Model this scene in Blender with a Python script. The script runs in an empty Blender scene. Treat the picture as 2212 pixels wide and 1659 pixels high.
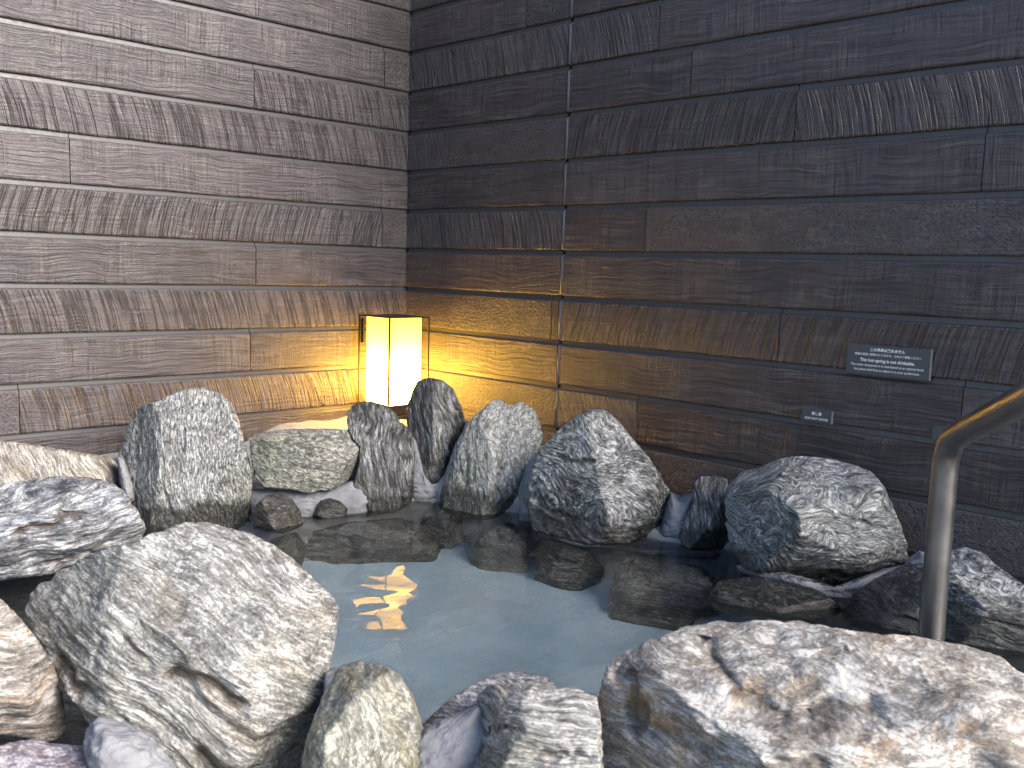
import bpy, bmesh, math, random
import numpy as np
from mathutils import Vector, Matrix

SC = bpy.context.scene
COL = SC.collection
# ------------------------------------------------------------------ camera
PITCH = 0.152                      # height of one siding course
Z0 = -11.4 * PITCH                 # water level in calibration units -> z = 0
F = np.array([-0.70765349, 0.69651192, -0.11873368])
R_ = np.array([0.69859612, 0.71488664, 0.03000906])
U_ = np.array([-0.10578279, 0.06171087, 0.99247255])
CAM = np.array([3.14507508, -2.48104704, -0.97011838 - Z0])
FPX = 2763.56 * 2212 / 2880        # focal length in pixels of a 2212 px wide picture
cam_d = bpy.data.cameras.new('camera')
cam = bpy.data.objects.new('camera', cam_d); COL.objects.link(cam)
cam_d.sensor_width = 36; cam_d.lens = 36 * 2763.56 / 2880
cam_d.clip_start = 0.05; cam_d.clip_end = 2000
M = Matrix(((R_[0], U_[0], -F[0], CAM[0]), (R_[1], U_[1], -F[1], CAM[1]), (R_[2], U_[2], -F[2], CAM[2]), (0, 0, 0, 1)))
cam.matrix_world = M
cam_d.dof.use_dof = True; cam_d.dof.focus_distance = 2.75; cam_d.dof.aperture_fstop = 9.0
SC.camera = cam
# ------------------------------------------------------------------ sky, sun, exposure
SUN = Vector((0.86, 0.13, 0.54)).normalized()     # from the scene towards the bright part of the sky
elev = math.asin(SUN.z); az = math.atan2(SUN.x, SUN.y)
world = bpy.data.worlds.new('World'); SC.world = world; world.use_nodes = True
wn = world.node_tree
bg = wn.nodes['Background']; sky = wn.nodes.new('ShaderNodeTexSky')
sky.sky_type = 'NISHITA'; sky.sun_disc = False; sky.sun_elevation = elev; sky.sun_rotation = az
sky.air_density = 1.0; sky.dust_density = 0.8; sky.ozone_density = 2.2
wn.links.new(sky.outputs[0], bg.inputs[0]); bg.inputs[1].default_value = 0.05
sl = bpy.data.lights.new('sun', 'SUN'); sl.energy = 1.5; sl.angle = math.radians(36); sl.color = (1.0, 0.915, 0.82)
so = bpy.data.objects.new('sun', sl); COL.objects.link(so); so.location = (3, -2, 5)
so.rotation_euler = (-SUN).to_track_quat('-Z', 'Y').to_euler()
SC.view_settings.view_transform = 'Standard'; SC.view_settings.look = 'None'
SC.view_settings.exposure = 2.7; SC.view_settings.gamma = 1.0
SC.render.engine = 'CYCLES'
SC.cycles.use_denoising = True
SC.cycles.max_bounces = 10; SC.cycles.transmission_bounces = 8; SC.cycles.transparent_max_bounces = 8
SC.cycles.caustics_refractive = True; SC.cycles.caustics_reflective = False
SC.cycles.sample_clamp_indirect = 6.0

# ------------------------------------------------------------------ helpers
def px(x, y):                       # picture point (2212 x 1659) -> direction with unit forward depth
    return F + R_ * (x - 1106) / FPX - U_ * (y - 829.5) / FPX
def at_t(x, y, t): return CAM + px(x, y) * t
def at_z(x, y, z):
    d = px(x, y); return CAM + d * ((z - CAM[2]) / d[2])
def at_left(x, y, off=0.0):
    d = px(x, y); return CAM + d * ((off - CAM[0]) / d[0])
def at_right(x, y, off=0.0):
    d = px(x, y); return CAM + d * ((-off - CAM[1]) / d[1])

def tag(o, label=None, cat=None, group=None, kind=None):
    if label: o['label'] = label
    if cat: o['category'] = cat
    if group: o['group'] = group
    if kind: o['kind'] = kind
    return o
def link(name, me, mat=None, parent=None, loc=(0, 0, 0)):
    o = bpy.data.objects.new(name, me); COL.objects.link(o)
    if mat is not None: me.materials.append(mat)
    o.location = loc
    if parent is not None: o.parent = parent
    return o
def empty(name, loc):
    o = bpy.data.objects.new(name, None); COL.objects.link(o); o.location = loc; o.empty_display_size = 0.05
    return o
def mesh_np(name, V, Fc, smooth=True):
    me = bpy.data.meshes.new(name); n = len(V); k = Fc.shape[1]; m = len(Fc)
    me.vertices.add(n); me.vertices.foreach_set('co', np.ascontiguousarray(V, np.float32).ravel())
    me.loops.add(m * k); me.loops.foreach_set('vertex_index', np.ascontiguousarray(Fc, np.int32).ravel())
    me.polygons.add(m); me.polygons.foreach_set('loop_start', np.arange(0, m * k, k, dtype=np.int32))
    me.polygons.foreach_set('use_smooth', np.full(m, smooth, bool))
    me.update(calc_edges=True); me.validate()
    return me
def bm_mesh(name, bm, smooth=False):
    me = bpy.data.meshes.new(name); bm.normal_update(); bm.to_mesh(me); bm.free()
    if smooth:
        for p in me.polygons: p.use_smooth = True
    return me
def bm_box(bm, x0, x1, y0, y1, z0, z1, bevel=0.0):
    r = bmesh.ops.create_cube(bm, size=1.0)
    vs = r['verts']
    for v in vs:
        v.co = Vector(((x0 + x1) / 2 + v.co.x * (x1 - x0), (y0 + y1) / 2 + v.co.y * (y1 - y0), (z0 + z1) / 2 + v.co.z * (z1 - z0)))
    if bevel > 0:
        es = list({e for v in vs for e in v.link_edges})
        bmesh.ops.bevel(bm, geom=es, offset=bevel, segments=2, affect='EDGES', profile=0.6)
    return bm
def box(name, x0, x1, y0, y1, z0, z1, mat, parent=None, bevel=0.0, loc=(0, 0, 0)):
    return link(name, bm_mesh(name, bm_box(bmesh.new(), x0, x1, y0, y1, z0, z1, bevel)), mat, parent, loc)

# vectorised gradient noise
def _hash(ix, iy, iz, seed):
    h = (ix.astype(np.int64) * 374761393 + iy.astype(np.int64) * 668265263 + iz.astype(np.int64) * 2147483647 + seed * 1274126177) & 0xffffffff
    h = ((h ^ (h >> 13)) * 1274126177) & 0xffffffff
    h = (h ^ (h >> 16)) & 0xffffffff
    return h
_G = np.array([[1,1,0],[-1,1,0],[1,-1,0],[-1,-1,0],[1,0,1],[-1,0,1],[1,0,-1],[-1,0,-1],[0,1,1],[0,-1,1],[0,1,-1],[0,-1,-1]], float)
def pn(p, seed=0):
    i = np.floor(p).astype(np.int64); f = p - i
    u = f * f * f * (f * (f * 6 - 15) + 10)
    def g(dx, dy, dz):
        gr = _G[_hash(i[:, 0] + dx, i[:, 1] + dy, i[:, 2] + dz, seed) % 12]
        return gr[:, 0] * (f[:, 0] - dx) + gr[:, 1] * (f[:, 1] - dy) + gr[:, 2] * (f[:, 2] - dz)
    def mix(a, b, t): return a + (b - a) * t
    x0 = mix(mix(g(0,0,0), g(1,0,0), u[:,0]), mix(g(0,1,0), g(1,1,0), u[:,0]), u[:,1])
    x1 = mix(mix(g(0,0,1), g(1,0,1), u[:,0]), mix(g(0,1,1), g(1,1,1), u[:,0]), u[:,1])
    return mix(x0, x1, u[:, 2])
def fbm(p, seed=0, oct=4, gain=0.5):
    a, s, r = 1.0, 0.0, 0
    for k in range(oct):
        s = s + a * pn(p * (2.03 ** k) + 17.3 * k, seed + k); a *= gain
    return s

# ------------------------------------------------------------------ node helpers
class NT:
    def __init__(self, name):
        self.m = bpy.data.materials.new(name); self.m.use_nodes = True
        self.t = self.m.node_tree; self.b = self.t.nodes['Principled BSDF']; self.out = self.t.nodes['Material Output']
    def n(self, typ, **kw):
        nd = self.t.nodes.new('ShaderNode' + typ)
        for k, v in kw.items():
            if k.startswith('_'): setattr(nd, k[1:], v)
        for k, v in kw.items():
            if k.startswith('_'): continue
            self.set(nd.inputs[k.replace('__', ' ')] if not k.startswith('i') or not k[1:].isdigit() else nd.inputs[int(k[1:])], v)
        return nd
    def set(self, sock, v):
        if isinstance(v, bpy.types.NodeSocket): self.t.links.new(v, sock)
        elif isinstance(v, bpy.types.Node): self.t.links.new(v.outputs[0], sock)
        else: sock.default_value = v
    def math(self, op, a, b=0.0, c=0.0, clamp=False):
        nd = self.t.nodes.new('ShaderNodeMath'); nd.operation = op; nd.use_clamp = clamp
        self.set(nd.inputs[0], a); self.set(nd.inputs[1], b); self.set(nd.inputs[2], c); return nd.outputs[0]
    def vmath(self, op, a, b=(0, 0, 0), s=1.0):
        nd = self.t.nodes.new('ShaderNodeVectorMath'); nd.operation = op
        self.set(nd.inputs[0], a); self.set(nd.inputs[1], b)
        if op == 'SCALE': self.set(nd.inputs['Scale'], s)
        return nd.outputs['Value'] if op in ('LENGTH', 'DOT_PRODUCT') else nd.outputs[0]
    def noise(self, vec, scale, detail=4.0, rough=0.55, dist=0.0, col=False):
        nd = self.t.nodes.new('ShaderNodeTexNoise'); nd.noise_dimensions = '3D'
        self.set(nd.inputs['Vector'], vec); self.set(nd.inputs['Scale'], scale); nd.inputs['Detail'].default_value = detail
        nd.inputs['Roughness'].default_value = rough; nd.inputs['Distortion'].default_value = dist
        return nd.outputs['Color'] if col else nd.outputs['Fac']
    def ramp(self, fac, stops, interp='LINEAR'):
        nd = self.t.nodes.new('ShaderNodeValToRGB'); self.set(nd.inputs[0], fac); cr = nd.color_ramp; cr.interpolation = interp
        while len(cr.elements) < len(stops): cr.elements.new(0.5)
        for e, (p, c) in zip(cr.elements, stops):
            e.position = p; e.color = (c, c, c, 1) if isinstance(c, (int, float)) else (*c, 1)
        return nd.outputs[0]
    def mix(self, fac, a, b, mode='MIX'):
        nd = self.t.nodes.new('ShaderNodeMix'); nd.data_type = 'RGBA'; nd.blend_type = mode
        self.set(nd.inputs[0], fac)
        for s, v in ((nd.inputs[6], a), (nd.inputs[7], b)):
            if isinstance(v, tuple) and len(v) == 3: v = (*v, 1)
            self.set(s, v)
        return nd.outputs[2]
    def mapr(self, v, a, b, c=0.0, d=1.0):
        nd = self.t.nodes.new('ShaderNodeMapRange'); self.set(nd.inputs[0], v)
        for i, q in enumerate((a, b, c, d)): self.set(nd.inputs[1 + i], q)
        return nd.outputs[0]
    def objco(self):
        return self.t.nodes.new('ShaderNodeTexCoord').outputs['Object']
    def mapping(self, vec, scale=(1, 1, 1), rot=(0, 0, 0), loc=(0, 0, 0)):
        nd = self.t.nodes.new('ShaderNodeMapping'); self.set(nd.inputs[0], vec)
        nd.inputs['Location'].default_value = loc; nd.inputs['Rotation'].default_value = rot; nd.inputs['Scale'].default_value = scale
        return nd.outputs[0]
    def bump(self, h, dist, strength=1.0, normal=None):
        nd = self.t.nodes.new('ShaderNodeBump'); nd.inputs['Strength'].default_value = strength; nd.inputs['Distance'].default_value = dist
        self.set(nd.inputs['Height'], h)
        if normal is not None: self.set(nd.inputs['Normal'], normal)
        return nd.outputs[0]
    def P(self, **kw):
        for k, v in kw.items():
            k = k.replace('__', ' ')
            if isinstance(v, tuple) and len(v) == 3: v = (*v, 1)
            self.set(self.b.inputs[k], v)
        return self.m

# ------------------------------------------------------------------ materials
def plank_mat(name, style):
    n = NT(name); co = n.objco()
    rnd = n.n('ObjectInfo').outputs['Random']
    off = n.n('CombineXYZ', i0=n.math('MULTIPLY', rnd, 37.0), i1=n.math('MULTIPLY', rnd, 11.0), i2=n.math('MULTIPLY', rnd, 5.0))
    v = n.vmath('ADD', co, off)
    sep = n.n('SeparateXYZ', i0=co); zc = sep.outputs[2]; xc = sep.outputs[0]
    wv = n.noise(v, 5.0, 2, col=True)
    vw = n.vmath('ADD', v, n.vmath('SCALE', n.vmath('SUBTRACT', wv, (0.5, 0.5, 0.5)), s=0.05))
    grain = n.noise(n.mapping(vw, (5, 5, 130)), 1.0, 5, 0.6)
    sg = n.math('SIGN', n.math('SUBTRACT', rnd, 0.42))
    zz = n.math('MULTIPLY', n.math('ADD', zc, 0.10), n.math('ADD', zc, 0.10))
    xa = n.math('ADD', xc, n.math('MULTIPLY', n.math('MULTIPLY', zz, 0.8 if style == 'saw' else 0.10), sg))
    xa = n.math('ADD', xa, n.math('MULTIPLY', rnd, 29.0))
    wob = n.math('MULTIPLY', n.math('SUBTRACT', n.noise(v, 14.0, 2), 0.5), 0.004)
    sv = n.n('CombineXYZ', i0=n.math('ADD', xa, wob), i1=n.math('MULTIPLY', zc, 0.05), i2=n.math('MULTIPLY', rnd, 9.0))
    saw = n.noise(sv, 130.0, 2, 0.6)
    big = n.noise(sv, 26.0, 3, 0.6)
    deep = n.mapr(n.math('ABSOLUTE', n.math('SUBTRACT', big, 0.5)), 0.035, 0.0)         # deep kerf lines
    saw_s = n.mapr(saw, 0.34, 0.62)
    gr_s = n.mapr(grain, 0.36, 0.64)
    leath = n.noise(n.mapping(vw, (110, 110, 150)), 1.0, 3, 0.6, 0.3)
    le_s = n.mapr(leath, 0.36, 0.64)
    blot = n.noise(v, 7.0, 4, 0.6)
    zone = n.mapr(n.noise(n.mapping(v, (6, 6, 10)), 1.0, 3), 0.40, 0.60)                  # where the kerfs bite
    if style == 'saw':
        h = n.math('ADD', n.math('MULTIPLY', saw_s, 0.55), n.math('MULTIPLY', gr_s, 0.30)); h = n.math('SUBTRACT', h, n.math('MULTIPLY', deep, 0.7)); bd = 0.0030
    elif style == 'grain':
        h = n.math('ADD', n.math('MULTIPLY', n.math('MULTIPLY', saw_s, zone), 0.40), n.math('MULTIPLY', gr_s, 0.60)); h = n.math('SUBTRACT', h, n.math('MULTIPLY', n.math('MULTIPLY', deep, zone), 0.35)); bd = 0.0022
    else:
        h = n.math('ADD', n.math('MULTIPLY', le_s, 0.70), n.math('MULTIPLY', gr_s, 0.25)); h = n.math('ADD', h, n.math('MULTIPLY', n.math('MULTIPLY', saw_s, zone), 0.20)); bd = 0.0022
    fine = n.noise(v, 300.0, 2)
    h2 = n.math('ADD', h, n.math('MULTIPLY', fine, 0.15))
    # worn, rubbed spots on the proud parts
    blot2 = n.noise(n.mapping(v, (9, 9, 26)), 1.0, 5, 0.68)
    rub = n.math('MULTIPLY', n.mapr(blot2, 0.44, 0.60), n.mapr(h, 0.40, 0.75))
    tone = n.math('ADD', 0.80, n.math('MULTIPLY', rnd, 0.4))
    base = n.mix(n.mapr(blot, 0.3, 0.7), (0.056, 0.0465, 0.0495), (0.073, 0.0605, 0.0640))
    base = n.mix(n.mapr(h, 0.05, 0.50), n.mix(0.62, base, (0.012, 0.011, 0.012)), base)
    base = n.mix(1.0, base, n.n('CombineXYZ', i0=tone, i1=tone, i2=tone), 'MULTIPLY')
    colr = n.mix(n.math('MULTIPLY', rub, 0.28), base, (0.21, 0.19, 0.175))
    face = n.mapr(zc, 0.1335, 0.1375)           # the moulded lip above the face is smooth and plain
    colr = n.mix(face, colr, (0.062, 0.058, 0.060))
    hh = n.math('MULTIPLY', h2, n.math('SUBTRACT', 1.0, face))
    rough = n.mapr(n.noise(v, 60.0, 3), 0.3, 0.7, 0.33, 0.50)
    return n.P(Base__Color=colr, Roughness=rough, Specular__IOR__Level=0.5, Normal=n.bump(hh, bd, 1.0))

def rock_mat(name, light, dark, rot=(0, 0, 0), mid=0.5, con=0.10, stretch=6.0, scale=16.0, warp=0.10, stain=0.35, stain_c=(0.30, 0.19, 0.09), green=0.2, wet=0.0, bump=0.0024, wetline=0.045, wscale=5.0, speck=0.5, blot=0.5):
    n = NT(name); oc = n.objco()
    co = n.n('Attribute', _attribute_name='foliation').outputs['Vector']
    w1 = n.vmath('SCALE', n.vmath('SUBTRACT', n.noise(co, wscale, 3, 0.5, col=True), (0.5, 0.5, 0.5)), s=warp)
    w2 = n.vmath('SCALE', n.vmath('SUBTRACT', n.noise(co, wscale * 4, 2, 0.5, col=True), (0.5, 0.5, 0.5)), s=warp * 0.16)
    cw = n.vmath('ADD', n.vmath('ADD', co, w1), w2)
    scale = scale * 3.2
    a = n.noise(n.mapping(cw, (1, 1, stretch)), scale, 5, 0.68)                                   # folia
    b = n.noise(n.mapping(cw, (0.5, 0.5, stretch * 0.9), loc=(3, 5, 7)), scale, 3, 0.6)
    lines = n.mapr(n.math('ABSOLUTE', n.math('SUBTRACT', b, 0.5)), 0.0, 0.05)                     # thin dark partings
    sp = n.noise(n.mapping(cw, (1, 1, 1.8)), 150.0, 3, 0.7)                                        # crystals
    patch = n.noise(n.mapping(cw, (1, 1, 1.8)), 9.0, 5, 0.62)
    big = n.noise(n.mapping(oc, loc=(9, 2, 4)), 3.2, 3, 0.55)
    f = n.math('ADD', a, n.math('MULTIPLY', n.math('SUBTRACT', patch, 0.5), blot))
    f = n.math('ADD', f, n.math('MULTIPLY', n.math('SUBTRACT', sp, 0.5), speck))
    f = n.mapr(f, mid - con * 1.35, mid + con * 1.35)
    f = n.math('MULTIPLY', f, n.math('ADD', 0.55, n.math('MULTIPLY', lines, 0.45)))
    midc = tuple((l * 0.32 + d * 0.68) for l, d in zip(light, dark))
    c = n.ramp(f, [(0.0, dark), (0.50, midc), (1.0, light)])
    gr = n.math('MULTIPLY', n.mapr(big, 0.50, 0.66), green)
    c = n.mix(gr, c, n.mix(1.0, c, (0.86, 0.88, 0.64), 'MULTIPLY'))
    sn = n.noise(n.mapping(cw, (1, 1, 2.5), loc=(1, 8, 3)), 8.0, 5, 0.65)
    sm = n.math('MULTIPLY', n.mapr(sn, 0.53, 0.68), stain)
    c = n.mix(sm, c, n.mix(1.0, n.mix(0.25, c, (0.5, 0.5, 0.5)), tuple(min(1, x * 2.6) for x in stain_c), 'MULTIPLY'))
    gvn = n.n('Attribute', _attribute_name='groove').outputs['Fac']                 # soil stain in the clefts
    c = n.mix(n.math('MULTIPLY', n.mapr(gvn, 0.25, 0.95), 0.75), c, (0.075, 0.050, 0.030))
    # film of water near the waterline
    geo = n.n('NewGeometry'); z = n.n('SeparateXYZ', i0=geo.outputs['Position']).outputs[2]
    zl = n.math('SUBTRACT', z, n.math('MULTIPLY', n.math('SUBTRACT', n.noise(oc, 12.0, 3), 0.5), 0.10))
    wf = n.mapr(zl, wetline + 0.028, wetline, 0.0, 1.0)
    wf = n.math('MAXIMUM', wf, wet)
    c = n.mix(wf, c, n.mix(1.0, n.mix(0.30, c, (0.06, 0.057, 0.052)), (0.34, 0.33, 0.31), 'MULTIPLY'))
    h = n.math('ADD', n.math('MULTIPLY', a, 1.0), n.math('MULTIPLY', lines, 0.15))
    h = n.math('ADD', h, n.math('MULTIPLY', sp, 0.45)); h = n.math('ADD', h, n.math('MULTIPLY', patch, 0.5))
    rough = n.math('SUBTRACT', n.mapr(f, 0, 1, 0.60, 0.46), n.math('MULTIPLY', wf, 0.30))
    return n.P(Base__Color=c, Roughness=rough, Specular__IOR__Level=0.5, Normal=n.bump(h, bump * 1.3, 1.0))

def mortar_mat(name, c0, c1):
    n = NT(name); co = n.objco()
    a = n.noise(co, 9.0, 5, 0.6); s = n.noise(n.mapping(co, (70, 8, 12), rot=(0.3, 0.6, 0.4)), 1.0, 3, 0.6); f = n.noise(co, 190.0, 3, 0.6)
    c = n.mix(n.mapr(n.math('ADD', n.math('MULTIPLY', a, .7), n.math('MULTIPLY', s, .3)), 0.35, 0.65), c0, c1)
    geo = n.n('NewGeometry'); z = n.n('SeparateXYZ', i0=geo.outputs['Position']).outputs[2]
    wf = n.mapr(n.math('SUBTRACT', z, n.math('MULTIPLY', n.math('SUBTRACT', a, 0.5), 0.05)), 0.03, 0.012, 0.0, 1.0)
    c = n.mix(wf, c, n.mix(1.0, c, (0.62, 0.62, 0.62), 'MULTIPLY'))
    h = n.math('ADD', n.math('MULTIPLY', s, 0.5), n.math('ADD', n.math('MULTIPLY', f, 0.3), a))
    return n.P(Base__Color=c, Roughness=0.78, Specular__IOR__Level=0.3, Normal=n.bump(h, 0.007, 1.0))

def flat_mat(name, c, rough=0.5, metal=0.0, spec=0.5, grain=0.0):
    n = NT(name); co = n.objco()
    a = n.noise(co, 120.0, 3, 0.6)
    cc = n.mix(n.mapr(a, 0.3, 0.7), tuple(x * 0.92 for x in c), tuple(min(1, x * 1.06) for x in c))
    return n.P(Base__Color=cc, Roughness=n.mapr(a, 0.3, 0.7, rough * 0.92, rough * 1.08), Metallic=metal, Specular__IOR__Level=spec)

MP = {k: plank_mat('plank_' + k, k) for k in ('saw', 'grain', 'rough')}
M_back = flat_mat('wall_backing', (0.010, 0.010, 0.011), 0.8)
M_strip = flat_mat('joint_sealant', (0.10, 0.10, 0.112), 0.35)
M_mortar = mortar_mat('mortar', (0.15, 0.15, 0.162), (0.27, 0.27, 0.285))
M_shelf = mortar_mat('mortar_shelf', (0.32, 0.31, 0.30), (0.44, 0.42, 0.40))
M_floor = mortar_mat('pool_floor', (0.52, 0.66, 0.72), (0.70, 0.81, 0.85))
M_bronze = flat_mat('dark_bronze', (0.030, 0.020, 0.014), 0.42, 0.3)
M_sign = flat_mat('sign_plate', (0.055, 0.060, 0.072), 0.35)
M_signedge = flat_mat('sign_edge', (0.13, 0.135, 0.15), 0.35)
M_text = flat_mat('sign_print', (0.80, 0.80, 0.80), 0.5)

# ------------------------------------------------------------------ walls of horizontal siding
rng = random.Random(4)
K0, K1 = -5, 12                      # courses from line K0 to line K1
def zline(k): return (11.4 - k) * PITCH
def plank_mesh(L, seed):
    prof = [(0.0060, 0.000), (0.0150, 0.002), (0.0170, 0.006), (0.0170, 0.1320), (0.0150, 0.1360), (0.0085, 0.1385), (0.0065, 0.1555), (0.0, 0.1555)]
    r = random.Random(seed); n = max(2, int(L / 0.10)); V = []; Fc = []
    k = len(prof); g = 0.0013
    for i in range(n + 1):
        x = L * i / n
        dz = r.uniform(-0.0011, 0.0011) if 0 < i < n else 0
        dy = r.uniform(-0.0008, 0.0008)
        xx = g if i == 0 else (L - g if i == n else x)
        for j, (d, z) in enumerate(prof):
            V.append((xx, -d - (dy if 1 <= j <= 3 else 0), z + (dz if j in (0, 1, 2) else 0)))
    for i in range(n):
        for j in range(k - 1):
            a = i * k + j; b = a + k
            Fc.append((a, b, b + 1, a + 1))
    me = bpy.data.meshes.new('plank'); me.from_pydata(V, [], Fc + [tuple(range(k - 1, -1, -1)), tuple(n * k + j for j in range(k))]); me.update()
    return me
def style_for(side, k, i):
    if side == 'L':
        t = {0: 'grain', 1: ('rough', 'grain'), 2: ('saw', 'grain'), 3: 'saw', 4: ('grain', 'grain'), 5: ('rough', 'saw'), 6: ('grain', 'grain'), 7: 'saw', 8: ('grain', 'grain'), 9: ('saw', 'rough'), 10: 'grain'}
    else:
        t = {0: ('grain', 'rough', 'grain'), 1: ('saw', 'saw', 'grain', 'grain'), 2: ('grain', 'grain', 'grain'), 3: ('saw', 'rough', 'saw'), 4: ('grain', 'grain', 'grain'), 5: ('saw', 'grain', 'rough'), 6: ('grain', 'grain'), 7: ('rough', 'saw', 'saw'), 8: ('grain', 'grain', 'grain', 'grain'), 9: ('rough', 'saw', 'grain'), 10: ('grain', 'rough')}
    v = t.get(k)
    if v is None: return ('saw', 'grain', 'rough')[(k + i) % 3]
    if isinstance(v, str): return v
    return v[min(i, len(v) - 1)]
def build_wall(side, label):
    root = empty('siding_wall', (0, 0, 0)); tag(root, label, 'wall')
    L = 4.2 if side == 'L' else 4.6
    jx = 0.0
    if side == 'R':
        jx = float(at_right(1225, 457)[0])
        JO = {0: [1137], 1: [1425], 2: [1494], 3: [968, 1719], 4: [2125], 5: [1395], 7: [1191, 1683], 8: [2077], 9: [1375]}
    else:
        JO = {1: [831], 2: [549], 4: [151], 5: [826], 6: [553], 8: [541], 9: [42]}
    for k in range(K0, K1):
        js = []
        for xj in JO.get(k, []):
            zm = zline(k + 0.5)
            # joint position along the wall at mid height of its course
            for it in range(3):
                y = 800.0
                for _ in range(25):
                    P = at_right(xj, y, 0.017) if side == 'R' else at_left(xj, y, 0.017)
                    y += (P[2] - zm) * 700
                js = js if it else js + [float(P[0] if side == 'R' else -P[1])]
        if side == 'R': js.append(jx)
        # joints outside the view
        far = 3.2 if side == 'R' else 2.9
        if not [j for j in js if j > 1.6 and abs(j - jx) > 0.05]: js.append(far + ((k * 0.618) % 1) * 0.9)
        s0 = 0.0 if side == 'L' else 0.018
        cuts = [s0] + sorted(js) + [L]
        for i in range(len(cuts) - 1):
            a, b = cuts[i], cuts[i + 1]
            if side == 'R' and abs(a - jx) < 1e-6: a += 0.006
            if side == 'R' and abs(b - jx) < 1e-6: b -= 0.006
            if b - a < 0.03: continue
            me = plank_mesh(b - a, rng.randint(0, 99999))
            o = link('plank', me, MP[style_for(side, k, i)], root)
            if side == 'R': o.location = (a, 0, zline(k + 1))
            else: o.location = (0, -b, zline(k + 1)); o.rotation_euler = (0, 0, math.pi / 2)
    zt, zb = zline(K0), zline(K1)
    if side == 'R':
        box('backing', -0.12, L, 0.002, 0.12, zb, zt, M_back, root)
        bm = bmesh.new(); N = 10
        for k in range(K0, K1):            # sealant bead, pinched where it crosses each groove
            za, zb2 = zline(k + 1), zline(k)
            ring = []
            for (zz, rr, dd) in ((za + 0.000, 0.0046, 0.006), (za + 0.006, 0.0064, 0.0145), (zb2 - 0.022, 0.0064, 0.0145), (zb2 - 0.012, 0.0046, 0.006)):
                ring.append([bm.verts.new((jx + rr * math.cos(math.pi * q / N), -dd - 0.55 * rr * math.sin(math.pi * q / N) + 0.0, zz)) for q in range(N + 1)])
            for r0, r1 in zip(ring[:-1], ring[1:]):
                for q in range(N): bm.faces.new((r0[q], r0[q + 1], r1[q + 1], r1[q]))
        bmesh.ops.recalc_face_normals(bm, faces=bm.faces)
        link('joint_strip', bm_mesh('joint_strip', bm, True), M_strip, root)
    else:
        box('backing', -0.12, -0.002, -L, 0.0, zb, zt, M_back, root)
    return root
build_wall('L', 'brown stained timber siding wall without a vertical sealant bead')
build_wall('R', 'blackish siding wall with a vertical sealant bead, carrying the small signs')

# ------------------------------------------------------------------ mortar bed (ground), pool floor, water
def poly_sd(P, poly):                # signed distance, negative inside
    n = len(poly); d = np.full(len(P), 1e9); ins = np.zeros(len(P), bool)
    for i in range(n):
        a = poly[i]; b = poly[(i + 1) % n]; e = b - a; w = P - a
        t = np.clip((w @ e) / (e @ e), 0, 1); q = w - t[:, None] * e; d = np.minimum(d, (q ** 2).sum(1))
        c = (a[1] > P[:, 1]) != (b[1] > P[:, 1])
        with np.errstate(divide='ignore', invalid='ignore'):
            xi = a[0] + (P[:, 1] - a[1]) / (b[1] - a[1]) * e[0]
        ins ^= c & (P[:, 0] < xi)
    d = np.sqrt(d); return np.where(ins, -d, d)
edge_px = [(690, 1300), (560, 1170), (640, 1112), (740, 1085), (900, 1075), (1000, 1080), (1140, 1105), (1280, 1140), (1440, 1165), (1560, 1175), (1720, 1215), (1860, 1250)]
pool = [at_z(x, y, 0)[:2] for x, y in edge_px] + [np.array(q) for q in ((2.66, -0.22), (2.92, -0.70), (2.80, -1.12), (2.45, -1.32))] + [at_z(x, y, 0)[:2] for x, y in ((1290, 1530), (1150, 1560), (930, 1590), (800, 1520), (740, 1430))]
pool = np.array(pool)
ctrl = [(0.05, -0.05, .188), (0.25, -0.25, .184), (0.05, -.5, .165), (.3, -.6, .14), (.45, -.7, .10), (.05, -1.2, .13), (.2, -1.2, .12), (.12, -1.55, .10), (.45, -.95, .02), (.6, -1.2, -.2), (.45, -1.5, -.7), (.9, -1.4, -.9), (1.2, -1.5, -1.0), (1.6, -1.6, -.9), (1.45, -1.8, -1.0), (.7, -1.6, -1.0), (.7, -.12, .17), (1.0, -.1, .08), (1.3, -.08, .035), (1.8, -.08, .03), (2.4, -.1, .03), (3.2, -.1, .02),
        (.3, -1.9, .05), (.05, -3, .05), (1.0, -1.75, -1.05), (1.25, -2.05, -1.05), (1.5, -2.3, -1.05), (.8, -2.6, -.9), (.75, -1.75, -1.0), (1.1, -1.55, -.6), (1.7, -1.85, -.25), (1.9, -1.7, -.2), (2.1, -1.55, -.2), (2.4, -1.6, -.15), (3.0, -1.2, .04), (3.0, -2.4, -.05), (4, -2, 0), (4, -4, -.05), (2, -3.5, -.1)]
ctrl = np.array(ctrl)
nx = 330
gx, gy = np.meshgrid(np.linspace(0.003, 4.4, nx), np.linspace(-4.1, -0.003, nx))
P2 = np.stack([gx.ravel(), gy.ravel()], 1)
w = 1.0 / (((P2[:, None, :] - ctrl[None, :, :2]) ** 2).sum(2) + 0.004) ** 1.6
hz = (w * ctrl[None, :, 2]).sum(1) / w.sum(1)
P3 = np.concatenate([P2, np.zeros((len(P2), 1))], 1)
sd = poly_sd(P2, pool) + 0.03 * fbm(P3 * 5, 3, 3)
ins = np.clip(-sd / 0.22, 0, 1); ins = ins * ins * (3 - 2 * ins)
hz = hz + 0.007 * fbm(P3 * 9, 8, 4)
hz = hz * (1 - ins) + (-0.36) * ins
idx = np.arange(nx * nx).reshape(nx, nx)
quads = np.stack([idx[:-1, :-1], idx[:-1, 1:], idx[1:, 1:], idx[1:, :-1]], -1).reshape(-1, 4)
bed = link('mortar_bed', mesh_np('mortar_bed', np.concatenate([P2, hz[:, None]], 1), quads), M_shelf); tag(bed, 'pale sandy mortar bed that the boulders are set in', kind='structure')
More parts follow.
